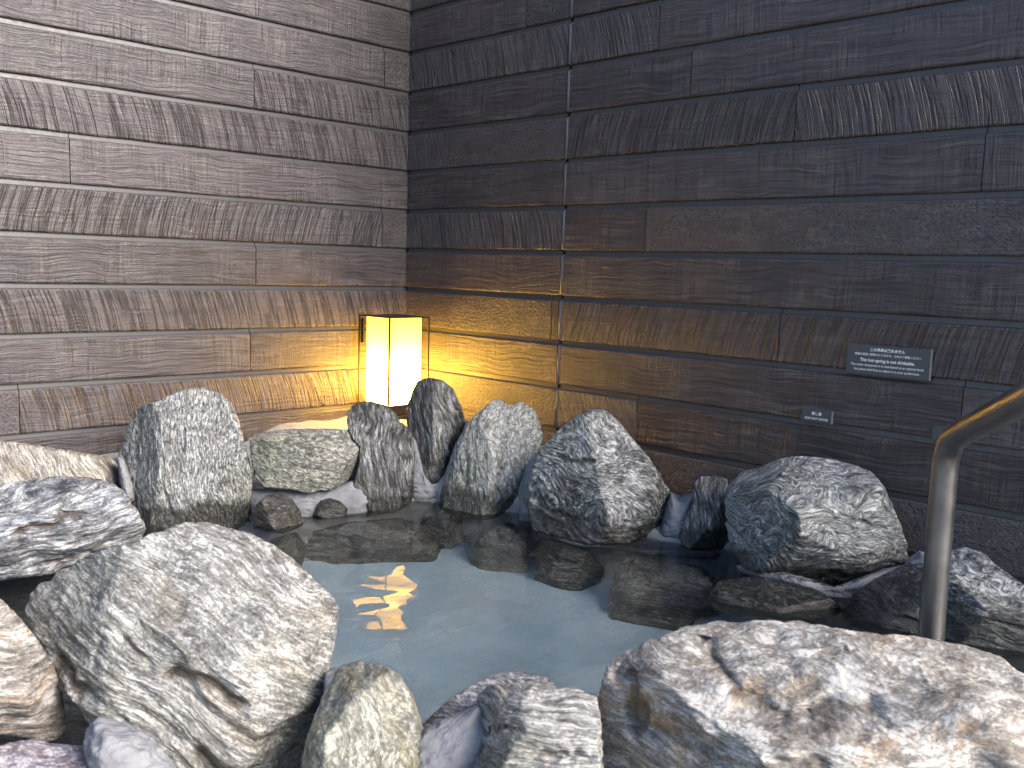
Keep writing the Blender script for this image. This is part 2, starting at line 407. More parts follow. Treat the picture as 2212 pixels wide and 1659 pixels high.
bmf = bmesh.new()
ff = bmf.faces.new([bmf.verts.new((q[0], q[1], -0.29)) for q in pool])
if ff.normal.z < 0: ff.normal_flip()
fl = link('pool_floor', bm_mesh('pool_floor', bmf), M_floor); tag(fl, 'pale blue grey floor of the hot spring pool', kind='structure')
gnd = box('ground', -30, 34, -34, 30, -1.6, -1.12, flat_mat('ground_soil', (0.20, 0.19, 0.18), 0.9)); tag(gnd, 'grey ground around the bath', kind='structure')

def water_mat():
    n = NT('water'); t = n.t
    g = n.n('BsdfRefraction', Color=(0.95, 0.985, 1.0, 1), Roughness=0.0, IOR=1.333)
    gl = n.n('BsdfGlossy', Roughness=0.0)
    fr = n.n('Fresnel', IOR=1.333)
    mx = t.nodes.new('ShaderNodeMixShader')
    t.links.new(fr.outputs[0], mx.inputs[0]); t.links.new(g.outputs[0], mx.inputs[1]); t.links.new(gl.outputs[0], mx.inputs[2])
    t.links.new(mx.outputs[0], n.out.inputs[0])
    return n.m
nw = 260
wx, wy = np.meshgrid(np.linspace(0.3, 2.95, nw), np.linspace(-2.0, -0.02, nw))
W2 = np.stack([wx.ravel(), wy.ravel(), np.zeros(nw * nw)], 1)
wz = 0.00718 * pn(W2 * np.array([3.808, 3.808, 1]) + np.array([4.318, 31.736, 0]), 51) + 0.00079 * pn(W2 * np.array([5.335, 5.335, 1]) + np.array([25.444, 46.695, 0]), 52) + 0.0016 * pn(W2 * np.array([11, 8, 1]) + 7.7, 54) + 0.00030 * pn(W2 * 21, 53)
iw = np.arange(nw * nw).reshape(nw, nw)
qw = np.stack([iw[:-1, :-1], iw[:-1, 1:], iw[1:, 1:], iw[1:, :-1]], -1).reshape(-1, 4)
sdw = poly_sd(W2[:, :2], pool)
keep = (sdw[qw].min(1) < 0.10)
W3 = W2.copy(); W3[:, 2] = wz
qk = qw[keep]; used, inv = np.unique(qk.ravel(), return_inverse=True)
water = link('water', mesh_np('water', W3[used], inv.reshape(-1, 4)), water_mat()); tag(water, 'clear still bath water with slow ripples', kind='structure')

# ------------------------------------------------------------------ boulders
_ico = {}
def ico(sub):
    if sub not in _ico:
        bm = bmesh.new(); bmesh.ops.create_icosphere(bm, subdivisions=sub, radius=1.0)
        me = bpy.data.meshes.new('tmp'); bm.to_mesh(me); bm.free()
        V = np.empty(len(me.vertices) * 3); me.vertices.foreach_get('co', V)
        I = np.empty(len(me.polygons) * 3, np.int32); me.polygons.foreach_get('vertices', I)
        bpy.data.meshes.remove(me); _ico[sub] = (V.reshape(-1, 3), I.reshape(-1, 3))
    return _ico[sub]
def boulder(name, poly, t, W, mat, label=None, cat=None, parent=None, p=2.8, cuts=(), ncut=5, seed=1, amp=1.0, fol=(0.2, 1, 0.3), folamp=1.0, sub=7, back=1.0, kind=None, soft=0.013, smooth=False, group=None, plane=None, terr=0.0, tk=5.0, fw=0.08, grooves=()):
    poly = np.array(poly, float)
    A = 0.5 * np.sum(poly[:, 0] * np.roll(poly[:, 1], -1) - np.roll(poly[:, 0], -1) * poly[:, 1])
    cr = poly[:, 0] * np.roll(poly[:, 1], -1) - np.roll(poly[:, 0], -1) * poly[:, 1]
    cx = np.sum((poly[:, 0] + np.roll(poly[:, 0], -1)) * cr) / (6 * A); cy = np.sum((poly[:, 1] + np.roll(poly[:, 1], -1)) * cr) / (6 * A)
    C = at_t(cx, cy, t)
    e3 = CAM - C; e3 /= np.linalg.norm(e3); e1 = np.cross(U_, e3); e1 /= np.linalg.norm(e1); e2 = np.cross(e3, e1)
    D = np.array([px(x, y) for x, y in poly]); s = ((C - CAM) @ e3) / (D @ e3)
    Q = CAM + D * s[:, None] - C
    if plane is not None:              # seen through the water: refract each line of sight onto the pool slope
        X0, e3 = plane; H = []
        for d in D:
            d = d / np.linalg.norm(d); h = CAM + d * (-CAM[2] / d[2]); ci = -d[2]; eta = 1 / 1.333
            k = 1 - eta * eta * (1 - ci * ci); r = eta * d + np.array([0, 0, 1]) * (eta * ci - math.sqrt(k))
            H.append(h + r * (((X0 - h) @ e3) / (r @ e3)))
        H = np.array(H); C = H.mean(0); Q = H - C
        e1 = np.cross([0, 0, 1.0], e3); e1 /= np.linalg.norm(e1); e2 = np.cross(e3, e1)
    uv = np.stack([Q @ e1, Q @ e2], 1)
    # silhouette radius by angle
    S, I = ico(sub)
    nb = 720; th = np.linspace(-math.pi, math.pi, nb, endpoint=False); rad = np.zeros(nb)
    dirs = np.stack([np.cos(th), np.sin(th)], 1)
    for i in range(len(uv)):
        a = uv[i]; b = uv[(i + 1) % len(uv)]; e = b - a
        den = dirs[:, 0] * e[1] - dirs[:, 1] * e[0]
        with np.errstate(divide='ignore', invalid='ignore'):
            r = (a[0] * e[1] - a[1] * e[0]) / den; q = (a[0] * dirs[:, 1] - a[1] * dirs[:, 0]) / den
        ok = (r > 0) & (q >= -1e-6) & (q <= 1 + 1e-6)
        rad = np.maximum(rad, np.where(ok, r, 0))
    kk = np.array([1, 2, 3, 2, 1.0]); kk /= kk.sum()
    rad = sum(np.roll(rad, j - 2) * kk[j] for j in range(5))
    ang = np.arctan2(S[:, 1], S[:, 0]); R = np.interp(ang, np.append(th, math.pi), np.append(rad, rad[0]))
    rho = np.hypot(S[:, 0], S[:, 1]); az_ = np.abs(S[:, 2])
    qn = (rho ** p + az_ ** p) ** (-1 / p)
    Ru = np.abs(uv[:, 0]).max(); Rv = np.abs(uv[:, 1]).max()
    N_ = np.stack([R * rho * qn * np.cos(ang) / Ru, R * rho * qn * np.sin(ang) / Rv, S[:, 2] * qn], 1)
    N_[:, 2] *= np.where(N_[:, 2] < 0, back, 1.0)
    rg = np.random.RandomState(seed)
    cl = [np.array(c, float) for c in cuts]
    for i in range(ncut + (0 if smooth else 5)):
        v = rg.normal(size=3); v[2] = abs(v[2]) * 0.9 + 0.45; v /= np.linalg.norm(v)
        cl.append(np.array([*v, rg.uniform(0.66, 0.90)]))
    for c in cl:
        nv = c[:3] / np.linalg.norm(c[:3]); ex = N_ @ nv - c[3]
        sp = soft * np.logaddexp(0, ex / soft)
        sp = np.where(ex < -5 * soft, 0, sp)
        N_ = N_ - nv * sp[:, None]
    L3 = N_ * np.array([Ru, Rv, W])
    size = (Ru + Rv) / 2
    q = L3 / size; sd_ = seed * 13.7
    # displacement: lumps, foliation, chips
    nrm = N_ / np.maximum(np.linalg.norm(N_, axis=1), 1e-6)[:, None]
    fo = np.array(fol, float); fo /= np.linalg.norm(fo)
    if smooth:
        d = 0.10 * fbm(q * 1.3 + sd_, seed, 3) + 0.045 * fbm(q * np.array([3, 9, 5]) + sd_, seed + 9, 4) - 0.05 * np.clip(pn(q * 3 + sd_ + 4, seed + 2) - 0.2, 0, 1)
    else:
        wq = q + fw * np.stack([pn(q * 1.7 + sd_ + 5, seed + 20), pn(q * 1.7 + sd_ + 9, seed + 21), pn(q * 1.7 + sd_ + 2, seed + 22)], 1)
        along = (wq @ fo)[:, None] * fo
        aq = (wq - along) * 1.0 + along * 4.5
        fl_ = fbm(aq * 2.4 + sd_, seed + 3, 5, 0.55)
        rid = 1 - np.abs(pn(aq * 3.1 + sd_ + 4, seed + 6)) * 2
        d = 0.026 * fbm(q * 1.6 + sd_, seed, 3) + folamp * (0.012 * fl_ + 0.007 * rid) + 0.007 * fbm(q * 9 + sd_, seed + 12, 4, 0.6)
        d = d - folamp * 0.035 * np.clip(pn(aq * 1.3 + sd_ + 8, seed + 30) - 0.28, 0, 1) * 3
        if terr > 0:                    # broken ledges where the folia part
            sv = (wq @ fo) * tk + 0.5 * pn(q * 2.1 + sd_ + 3, seed + 41); fr = sv - np.floor(sv)
            mask = np.clip(0.5 + 1.6 * pn(q * 1.5 + sd_ + 11, seed + 42), 0, 1)
            d = d + terr * mask * (np.clip(fr / 0.85, 0, 1) ** 1.5 - np.clip((fr - 0.85) / 0.15, 0, 1) - 0.35)
    L3 = L3 + nrm * (d * amp * size)[:, None]
    # keep the outline: measured radius by angle against the wanted one
    dist = np.linalg.norm(C - CAM) if plane is None else 1e6; pf = dist / (dist - L3[:, 2]); an2 = np.arctan2(L3[:, 1], L3[:, 0]); rr = np.hypot(L3[:, 0], L3[:, 1]) * pf
    bi = ((an2 + math.pi) / (2 * math.pi) * 240).astype(int) % 240; act = np.zeros(240); np.maximum.at(act, bi, rr)
    want = np.interp((np.arange(240) + .5) / 240 * 2 * math.pi - math.pi, np.append(th, math.pi), np.append(rad, rad[0]))
    ratio = want / np.maximum(act, 1e-4); ratio = sum(np.roll(ratio, j) for j in (-3, -2, -1, 0, 1, 2, 3)) / 7
    sc_ = np.interp(an2, np.concatenate([[-math.pi - math.pi / 240], (np.arange(240) + .5) / 240 * 2 * math.pi - math.pi, [math.pi + math.pi / 240]]), np.concatenate([[ratio[-1]], ratio, [ratio[0]]]))
    L3[:, :2] *= sc_[:, None]
    gv = np.zeros(len(L3))
    for gp, gw, gd in grooves:             # cracks and clefts: polylines pressed into the near side
        gD = np.array([px(x, y) for x, y in gp]); gs = ((C - CAM) @ e3) / (gD @ e3); G3 = CAM + gD * gs[:, None] - C
        g2 = np.stack([G3 @ e1, G3 @ e2], 1); pf = dist / (dist - L3[:, 2]); v2 = L3[:, :2] * pf[:, None]
        jit = np.stack([pn(q * 7 + 3.3, seed + 60), pn(q * 7 + 8.8, seed + 61)], 1) * gw * 1.6; v2 = v2 + jit
        dm = np.full(len(v2), 1e9); tt = np.zeros(len(v2))
        for k_ in range(len(g2) - 1):
            a = g2[k_]; e = g2[k_ + 1] - a; t_ = np.clip(((v2 - a) @ e) / (e @ e), 0, 1)
            dd = np.linalg.norm(v2 - a - t_[:, None] * e, axis=1); cl_ = dd < dm; dm = np.where(cl_, dd, dm); tt = np.where(cl_, (k_ + t_) / (len(g2) - 1), tt)
        am = np.exp(-(dm / gw) ** 2) * (L3[:, 2] > 0) * np.clip(6 * np.minimum(tt, 1 - tt) + 0.25, 0, 1)
        L3[:, 2] -= gd * am; L3[:, 1] += gd * 0.25 * am; gv = np.maximum(gv, am * min(1.0, gd / 0.022))
    Wd = C + L3[:, :1] * e1 + L3[:, 1:2] * e2 + L3[:, 2:3] * e3
    base = np.array([C[0], C[1], Wd[:, 2].min()])
    me = mesh_np(name, Wd - base, I)
    f2 = np.cross(fo, [0.31, 0.2, 0.93]); f2 /= np.linalg.norm(f2); f1 = np.cross(f2, fo)
    lc = (L3 if smooth else wq * size) + seed * 3.1
    at = me.attributes.new('foliation', 'FLOAT_VECTOR', 'POINT'); at.data.foreach_set('vector', np.ascontiguousarray(np.stack([lc @ f1, lc @ f2, lc @ fo], 1), np.float32).ravel())
    ag = me.attributes.new('groove', 'FLOAT', 'POINT'); ag.data.foreach_set('value', gv.astype(np.float32))
    o = link(name, me, mat, parent, base)
    tag(o, label, cat, group, kind)
    return o

# rock kinds: (light, dark)
RM = {}
def rm(key, **kw):
    if key not in RM: RM[key] = rock_mat('schist_' + key, **kw)
    return RM[key]
GREY = rm('grey', light=(0.46, 0.46, 0.455), dark=(0.035, 0.035, 0.036), stretch=4.5, scale=15, warp=0.03, stain=0.06, green=0.35, blot=.15)
OLIVE = rm('olive', light=(0.44, 0.43, 0.38), dark=(0.060, 0.058, 0.050), stretch=2.2, scale=20, warp=0.06, stain=0.10, green=0.7, mid=.49, blot=.3)
DARKV = rm('dark_vertical', light=(0.44, 0.43, 0.42), dark=(0.020, 0.019, 0.019), stretch=8.0, scale=6.5, warp=0.03, mid=0.56, con=0.11, stain=0.12, green=0.1, speck=.35, blot=.4)
PALE = rm('pale', light=(0.46, 0.46, 0.43), dark=(0.075, 0.070, 0.062), stretch=2.4, scale=18, warp=0.05, mid=0.47, stain=0.30, green=0.5, stain_c=(0.24, 0.19, 0.10), blot=.3)
PEAK = rm('peak', light=(0.50, 0.50, 0.495), dark=(0.022, 0.022, 0.023), stretch=2.4, scale=17, warp=0.08, con=0.11, stain=0.06, green=0.25, mid=.52)
FOLD = rm('folded', light=(0.50, 0.505, 0.50), dark=(0.026, 0.028, 0.031), stretch=5.0, scale=12, warp=0.14, con=0.10, stain=0.08, green=0.15, wscale=8.0, speck=.25, blot=.3)
STRIPE = rm('striped', light=(0.48, 0.49, 0.51), dark=(0.028, 0.030, 0.038), stretch=9.5, scale=6, warp=0.03, mid=0.51, con=0.12, stain=0.18, green=0.1, blot=.6)
TAN = rm('tan', light=(0.42, 0.39, 0.345), dark=(0.075, 0.062, 0.05), stretch=9.0, scale=6, warp=0.03, mid=0.48, stain=0.30, green=0.1, stain_c=(0.33, 0.24, 0.14))
BIG = rm('big', wetline=-1, light=(0.43, 0.425, 0.41), dark=(0.060, 0.056, 0.051), stretch=6.5, scale=7.8, warp=0.03, mid=0.485, con=0.13, stain=0.30, green=0.25, stain_c=(0.28, 0.215, 0.145), speck=.75, blot=.40)
RUST = rm('rust', wetline=-1, light=(0.42, 0.395, 0.37), dark=(0.075, 0.064, 0.054), stretch=8.0, scale=5.6, warp=0.03, mid=0.47, stain=0.5, green=0.1, stain_c=(0.34, 0.21, 0.12))
SLAB = rm('slab', wetline=-1, light=(0.52, 0.495, 0.465), dark=(0.095, 0.080, 0.068), stretch=5.5, scale=6.6, warp=0.04, mid=0.455, con=0.14, stain=0.75, green=0.1, stain_c=(0.40, 0.25, 0.12), speck=.75, blot=.55)
LAYER = rm('layered', wetline=-1, light=(0.42, 0.41, 0.39), dark=(0.055, 0.051, 0.046), stretch=10, scale=6, warp=0.02, mid=0.46, con=0.12, stain=0.35, green=0.35, stain_c=(0.32, 0.24, 0.13))
WET = rm('wet', light=(0.75, 0.69, 0.60), dark=(0.11, 0.098, 0.082), stretch=3.0, scale=14, warp=0.06, stain=0.4, green=0.5, wetline=0.06)
BLACK = rm('black', light=(0.30, 0.31, 0.32), dark=(0.018, 0.018, 0.020), stretch=4.0, scale=14, warp=0.08, mid=0.58, stain=0.1, green=0.1, wetline=0.10)

boulder('boulder', [(-160, 960), (0, 950), (120, 968), (235, 985), (262, 1005), (280, 1062), (250, 1130), (100, 1180), (-160, 1160)], 2.78, 0.12, TAN, 'long tan slab of rock with slanting streaks, behind the blue grey striped boulder', 'boulder', seed=3, fol=(.85, .4, .3), cuts=((0, .35, .94, .72),), ncut=2)
boulder('boulder', [(252, 995), (262, 960), (280, 900), (300, 876), (335, 868), (375, 850), (400, 838), (440, 838), (475, 848), (500, 870), (515, 900), (530, 960), (545, 1020), (546, 1060), (535, 1120), (528, 1175), (420, 1230), (310, 1190), (285, 1100), (262, 1040)], 2.93, 0.17, GREY, 'tall broad grey upright boulder with a dark left flank and hairline crack', 'boulder', seed=5, p=4.0, cuts=((.12, .05, 1, .66), (-.86, 0.05, .5, .70), (0.1, .75, .65, .86)), ncut=1, fol=(1, 0.1, 0.2), folamp=1.0, terr=0.03, tk=2.2, sub=8, grooves=(([(491, 1004), (511, 1007), (525, 993), (545, 994)], .003, .008), ([(369, 912), (380, 970), (386, 1040)], .014, .009), ([(398, 925), (392, 985)], .006, .008), ([(487, 925), (505, 910)], .003, .006)))
boulder('boulder', [(538, 945), (560, 934), (620, 927), (700, 925), (765, 928), (783, 940), (787, 965), (775, 1005), (750, 1040), (715, 1060), (670, 1066), (620, 1058), (570, 1055), (548, 1030), (541, 985)], 3.0, 0.13, OLIVE, 'rounded olive grey boulder lying flat above two small wet stones', 'boulder', seed=7, p=3.2, cuts=((0, .8, .6, .72), (0.1, -.35, .95, .72)), ncut=2, fol=(0.3, 1, .4))
boulder('boulder', [(748, 905), (752, 885), (770, 870), (800, 866), (832, 874), (856, 893), (866, 912), (886, 925), (895, 955), (895, 1020), (892, 1075), (880, 1120), (820, 1140), (765, 1120), (758, 1060), (770, 1005), (772, 955), (752, 940)], 3.12, 0.13, DARKV, 'dark upright boulder with pale vertical veins and a tilted flat top, before the lantern', 'boulder', seed=9, p=3.4, cuts=((0.15, .85, .5, .64), (0, .0, 1, .74)), ncut=2, fol=(1, 0.1, 0.1))
boulder('boulder', [(878, 880), (890, 845), (902, 822), (925, 815), (955, 820), (980, 840), (998, 880), (1006, 915), (990, 950), (975, 990), (955, 1035), (935, 1062), (912, 1055), (898, 1000), (890, 950), (878, 915)], 3.26, 0.12, DARKV, 'slender dark boulder with a pointed foot, right beside the lantern', 'boulder', seed=11, p=3.2, cuts=((-.7, .1, .7, .55), (.5, .1, .85, .62)), ncut=2, fol=(1, 0.2, 0.3))
boulder('boulder', [(950, 1070), (965, 1010), (985, 955), (1010, 915), (1035, 885), (1062, 864), (1085, 864), (1100, 876), (1125, 866), (1150, 880), (1165, 905), (1175, 945), (1165, 985), (1145, 1030), (1135, 1090), (1125, 1150), (1040, 1170), (960, 1140)], 3.14, 0.15, PALE, 'pale ridged boulder with a brown vertical seam, between slender dark and peaked boulders', 'boulder', seed=13, p=3.0, cuts=((-.6, .15, .8, .58), (.35, .1, .9, .66)), ncut=1, fol=(1, .1, .5), grooves=(([(1102, 872), (1090, 948), (1080, 1020), (1072, 1080)], .008, .012), ([(1010, 990), (1000, 1060)], .008, .010)))
boulder('boulder', [(1138, 1090), (1142, 1040), (1152, 1000), (1175, 960), (1210, 925), (1245, 895), (1280, 882), (1305, 883), (1335, 905), (1365, 945), (1400, 985), (1430, 1030), (1450, 1065), (1448, 1100), (1438, 1150), (1405, 1185), (1360, 1200), (1280, 1195), (1200, 1180), (1150, 1150)], 2.86, 0.18, PEAK, 'big peaked triangular boulder, dark on one face and bright on the other', 'boulder', seed=17, p=2.9, cuts=((-.60, -.05, .8, .50), (.45, .2, .87, .60)), ncut=1, fol=(.5, 1, .3), fw=0.25, sub=8, grooves=(([(1205, 985), (1240, 1000), (1296, 997)], .009, .016), ([(1180, 1100), (1230, 1120), (1290, 1125)], .007, .010)))
boulder('boulder', [(1468, 1160), (1480, 1120), (1496, 1085), (1500, 1040), (1515, 1028), (1550, 1028), (1572, 1034), (1578, 1090), (1576, 1150), (1568, 1196), (1515, 1205), (1475, 1195)], 2.78, 0.09, DARKV, 'small upright stone with a rusty streak, wedged beside the big round folded boulder', 'boulder', seed=19, p=3.2, cuts=((-.5, .1, .85, .6),), ncut=2, fol=(1, .1, .1))
boulder('boulder', [(1566, 1080), (1572, 1045), (1600, 1020), (1650, 1005), (1690, 988), (1740, 985), (1790, 990), (1845, 1003), (1885, 1020), (1910, 1050), (1925, 1085), (1945, 1130), (1960, 1175), (1962, 1215), (1935, 1240), (1880, 1260), (1800, 1275), (1720, 1270), (1650, 1245), (1600, 1225), (1580, 1190), (1568, 1140)], 2.48, 0.21, FOLD, 'big rounded boulder with tightly folded black and white banding', 'boulder', seed=23, p=3.0, cuts=((0.05, .7, .7, .72), (-.7, 0, .7, .74), (.1, -.7, .7, .74)), ncut=2, fol=(.2, 1, .5), sub=8, terr=0.02, tk=3.0, fw=0.30, grooves=(([(1750, 1250), (1800, 1238), (1838, 1246)], .006, .012), ([(1830, 1120), (1880, 1135), (1925, 1150)], .007, .010), ([(1640, 1150), (1660, 1200)], .008, .008)))
boulder('boulder', [(1960, 1300), (2000, 1225), (2040, 1192), (2085, 1180), (2125, 1195), (2165, 1230), (2215, 1265), (2290, 1330), (2300, 1430), (2200, 1470), (2060, 1470), (1980, 1440), (1950, 1360)], 2.16, 0.15, rm('grey2', light=(0.44, 0.45, 0.46), dark=(0.026, 0.027, 0.030), stretch=3.5, scale=14, warp=0.16, green=0.5, stain=.15, con=.09, wetline=0.06), 'grey boulder with a sloping top, behind the handrail against the dark wall', 'boulder', seed=29, p=2.8, cuts=((.3, .8, .6, .62), (-.5, 0, .87, .66)), ncut=2)
boulder('boulder', [(1822, 1320), (1840, 1285), (1890, 1250), (1945, 1222), (1990, 1215), (2040, 1240), (2060, 1330), (2050, 1430), (1940, 1440), (1840, 1410), (1815, 1360)], 2.22, 0.12, BLACK, 'wet black boulder at the water, next to the handrail post', 'boulder', seed=31, p=2.8, cuts=((-.4, .2, .9, .66),), ncut=3)
boulder('boulder', [(-140, 1060), (-60, 1040), (0, 1045), (60, 1036), (120, 1028), (200, 1030), (250, 1045), (275, 1068), (290, 1092), (306, 1115), (316, 1145), (305, 1170), (270, 1195), (215, 1212), (150, 1235), (60, 1248), (0, 1255), (-140, 1260)], 2.18, 0.19, STRIPE, 'blue grey boulder with long dark stripes, resting above a black crevice', 'boulder', seed=37, p=2.7, cuts=((.2, .75, .65, .66), (0, -.3, .95, .74)), ncut=3, fol=(-.15, 1, .3), folamp=1.6, terr=0.05, tk=3.5, grooves=(([(20, 1152), (84, 1145), (140, 1120), (195, 1098)], .011, .022), ([(60, 1225), (140, 1212), (215, 1190)], .008, .014), ([(60, 1100), (150, 1080)], .007, .010)))
boulder('boulder', [(48, 1320), (62, 1285), (100, 1250), (160, 1215), (230, 1185), (300, 1165), (350, 1145), (395, 1128), (440, 1126), (500, 1140), (560, 1160), (610, 1190), (655, 1225), (690, 1260), (722, 1290), (735, 1315), (728, 1365), (716, 1430), (712, 1500), (690, 1580), (650, 1690), (560, 1830), (380, 1800), (270, 1690), (190, 1560), (130, 1480), (90, 1400)], 1.70, 0.25, BIG, 'huge pale grey boulder with slanting grain and a brown gash, at the pool edge', 'boulder', seed=41, p=2.6, cuts=((.1, .70, .72, .60), (.65, .2, .75, .74), (-.3, -.3, .9, .72)), ncut=2, fol=(.50, .80, .25), folamp=1.4, sub=8, terr=0.022, tk=4.5, grooves=(([(345, 1450), (395, 1468), (450, 1494), (490, 1508), (535, 1534)], .011, .022), ([(272, 1388), (300, 1412), (332, 1444)], .008, .014), ([(648, 1246), (657, 1258)], .010, .014), ([(110, 1415), (150, 1460), (190, 1510)], .012, .030), ([(420, 1620), (470, 1660), (520, 1700)], .014, .02), ([(205, 1450), (215, 1400), (210, 1370)], .006, .008)))
boulder('boulder', [(-190, 1300), (-80, 1262), (-10, 1280), (40, 1330), (85, 1385), (118, 1440), (135, 1500), (146, 1560), (140, 1588), (100, 1606), (40, 1592), (-60, 1580), (-190, 1590)], 1.55, 0.15, RUST, 'rust stained pale boulder beside the huge pale boulder and a black gap', 'boulder', seed=43, p=2.8, cuts=((.5, .3, .8, .68),), ncut=3, fol=(.1, 1, .2))
boulder('boulder', [(-160, 1640), (-30, 1618), (30, 1602), (70, 1596), (110, 1606), (180, 1610), (240, 1635), (300, 1690), (330, 1800), (200, 1900), (-160, 1900)], 1.33, 0.14, rm('mottled', wetline=-1, light=(0.48, 0.45, 0.48), dark=(0.09, 0.07, 0.09), rot=(0.6, 0.3, 0.2), stretch=1.6, scale=15, warp=0.08, con=.1, stain=.3), 'purple grey mottled boulder partly covered by a mortar lump', 'boulder', seed=47, p=2.8, ncut=3)
boulder('boulder', [(660, 1600), (685, 1530), (712, 1470), (730, 1440), (768, 1427), (820, 1433), (862, 1456), (890, 1495), (906, 1540), (920, 1590), (925, 1660), (910, 1800), (740, 1830), (630, 1760)], 1.54, 0.14, rm('greenish', wetline=-1, light=(0.36, 0.355, 0.31), dark=(0.085, 0.080, 0.066), rot=(0.4, 0.9, 0.3), stretch=1.8, scale=19, warp=0.10, mid=.47, stain=.4, green=.7, stain_c=(.34, .27, .10)), 'greenish grey rounded boulder beside the huge pale boulder, nearest mortar seam', 'boulder', seed=53, p=2.7, cuts=((.1, .5, .85, .78),), ncut=-3, fol=(.8, .6, .2))
boulder('boulder', [(880, 1600), (930, 1545), (975, 1508), (1020, 1478), (1070, 1456), (1120, 1448), (1180, 1462), (1225, 1500), (1235, 1580), (1180, 1660), (1000, 1720), (890, 1680)], 1.62, 0.10, rm('greyflat', wetline=-1, light=(0.46, 0.45, 0.46), dark=(0.07, 0.065, 0.07), rot=(0.2, 0.4, 0.1), stretch=5, scale=17, warp=0.06, stain=.1), 'low grey rock at the water, behind the layered block', 'boulder', seed=57, p=2.7, cuts=((-.3, .6, .7, .6),), ncut=2)
boulder('boulder', [(1018, 1660), (1026, 1560), (1034, 1492), (1060, 1478), (1120, 1474), (1190, 1480), (1250, 1488), (1290, 1505), (1300, 1560), (1305, 1680), (1290, 1850), (1040, 1850), (1015, 1760)], 1.44, 0.14, LAYER, 'layered block of rock with horizontal grain and a sharp brown edge', 'boulder', seed=59, p=4.2, cuts=((.05, .72, .70, .80), (-.95, 0, .3, .86)), ncut=1, fol=(.05, 1, .2), folamp=1.4, terr=0.04, tk=4.0, grooves=(([(1030, 1573), (1070, 1576), (1125, 1581)], .005, .014), ([(1150, 1625), (1220, 1635), (1290, 1630)], .006, .010)))
boulder('boulder', [(1282, 1560), (1290, 1500), (1305, 1450), (1335, 1410), (1380, 1388), (1430, 1375), (1470, 1352), (1530, 1342), (1620, 1340), (1710, 1338), (1770, 1348), (1840, 1362), (1930, 1370), (2010, 1378), (2090, 1392), (2160, 1418), (2230, 1460), (2400, 1600), (2420, 1800), (2200, 1950), (1700, 1960), (1350, 1880), (1285, 1700)], 1.38, 0.24, SLAB, 'large cream and rust banded boulder with a stepped ledge, below the handrail', 'boulder', seed=61, p=2.9, cuts=((.05, .72, .70, .56), (-.7, .1, .7, .78), (0, .1, 1, .8)), ncut=2, fol=(.15, 1, .4), folamp=1.6, sub=8, terr=0.04, tk=4.0, grooves=(([(1522, 1366), (1535, 1421), (1585, 1480), (1629, 1524), (1709, 1550), (1807, 1521), (1869, 1528), (1940, 1572)], .012, .018), ([(1518, 1362), (1524, 1385)], .007, .02), ([(1690, 1545), (1694, 1575)], .006, .014), ([(1750, 1528), (1756, 1560)], .006, .012), ([(1400, 1560), (1480, 1590), (1590, 1625)], .012, .014), ([(1900, 1480), (1990, 1500), (2090, 1525)], .012, .012), ([(1650, 1640), (1760, 1652), (1850, 1690)], .012, .014), ([(1760, 1400), (1830, 1415)], .012, .010), ([(1345, 1440), (1370, 1520), (1385, 1600)], .014, .022)))
boulder('crevice_shade_filler', [(-150, 1215), (0, 1195), (130, 1200), (200, 1400), (260, 1560), (330, 1720), (-150, 1720)], 2.32, 0.06, rm('crevice', wetline=-1, light=(0.05, 0.05, 0.05), dark=(0.012, 0.012, 0.012), mid=.55), 'added black filler standing in for the deep shade beneath the blue grey striped boulder', 'stone', seed=113, ncut=2)  # added filler behind the gaps, its near-black colour stands in for deep shade
# stones at and below the waterline
DAMP = rm('damp', light=(0.30, 0.27, 0.25), dark=(0.05, 0.044, 0.04), stretch=3.0, scale=14, warp=0.06, wetline=0.30)
boulder('wet_stone', [(545, 1130), (552, 1090), (575, 1070), (605, 1065), (632, 1078), (650, 1105), (656, 1140), (640, 1180), (590, 1195), (548, 1180)], 2.86, 0.08, DAMP, 'small dark wet stone next to the tall broad grey upright boulder', 'stone', seed=67, ncut=3)
boulder('wet_stone', [(672, 1100), (690, 1082), (710, 1074), (735, 1082), (752, 1098), (748, 1118), (715, 1130), (680, 1122)], 2.98, 0.06, DAMP, 'tiny dark wet stone next to the dark upright boulder with pale veins', 'stone', seed=71, ncut=3)
UW = 'sunken boulders on the pool slope'
def slope(x, y, ang=58):
    X0 = at_z(x, y, 0.0); h = CAM - X0; h[2] = 0; h /= np.linalg.norm(h); a = math.radians(ang)
    return (X0, h * math.sin(a) + np.array([0, 0, 1.0]) * math.cos(a))
def sunken(poly, edge, W, mat, label, seed, ang=58):
    boulder('sunken_boulder', poly, 2.7, W, mat, label, 'boulder', seed=seed, p=2.7, ncut=4, group=UW, plane=slope(*edge, ang), folamp=1.4)
sunken([(560, 1200), (590, 1165), (640, 1150), (665, 1180), (650, 1225), (600, 1245), (565, 1230)], (600, 1130), .06, WET, 'dark boulder under the water below the small dark wet stone', 101)
sunken([(640, 1180), (680, 1148), (760, 1128), (860, 1122), (935, 1140), (955, 1190), (930, 1240), (850, 1262), (720, 1255), (650, 1225)], (800, 1100), .09, WET, 'long brown boulder under the water below the tiny dark wet stone', 73)
sunken([(905, 1140), (915, 1105), (940, 1090), (980, 1092), (1005, 1125), (1010, 1180), (985, 1215), (930, 1222), (905, 1190)], (950, 1085), .08, WET, 'round dark boulder under the water below the slender dark boulder', 79)
sunken([(1015, 1190), (1040, 1150), (1090, 1130), (1135, 1140), (1145, 1190), (1135, 1260), (1070, 1268), (1020, 1240)], (1080, 1118), .08, WET, 'brown boulder under the water below the pale ridged boulder', 103)
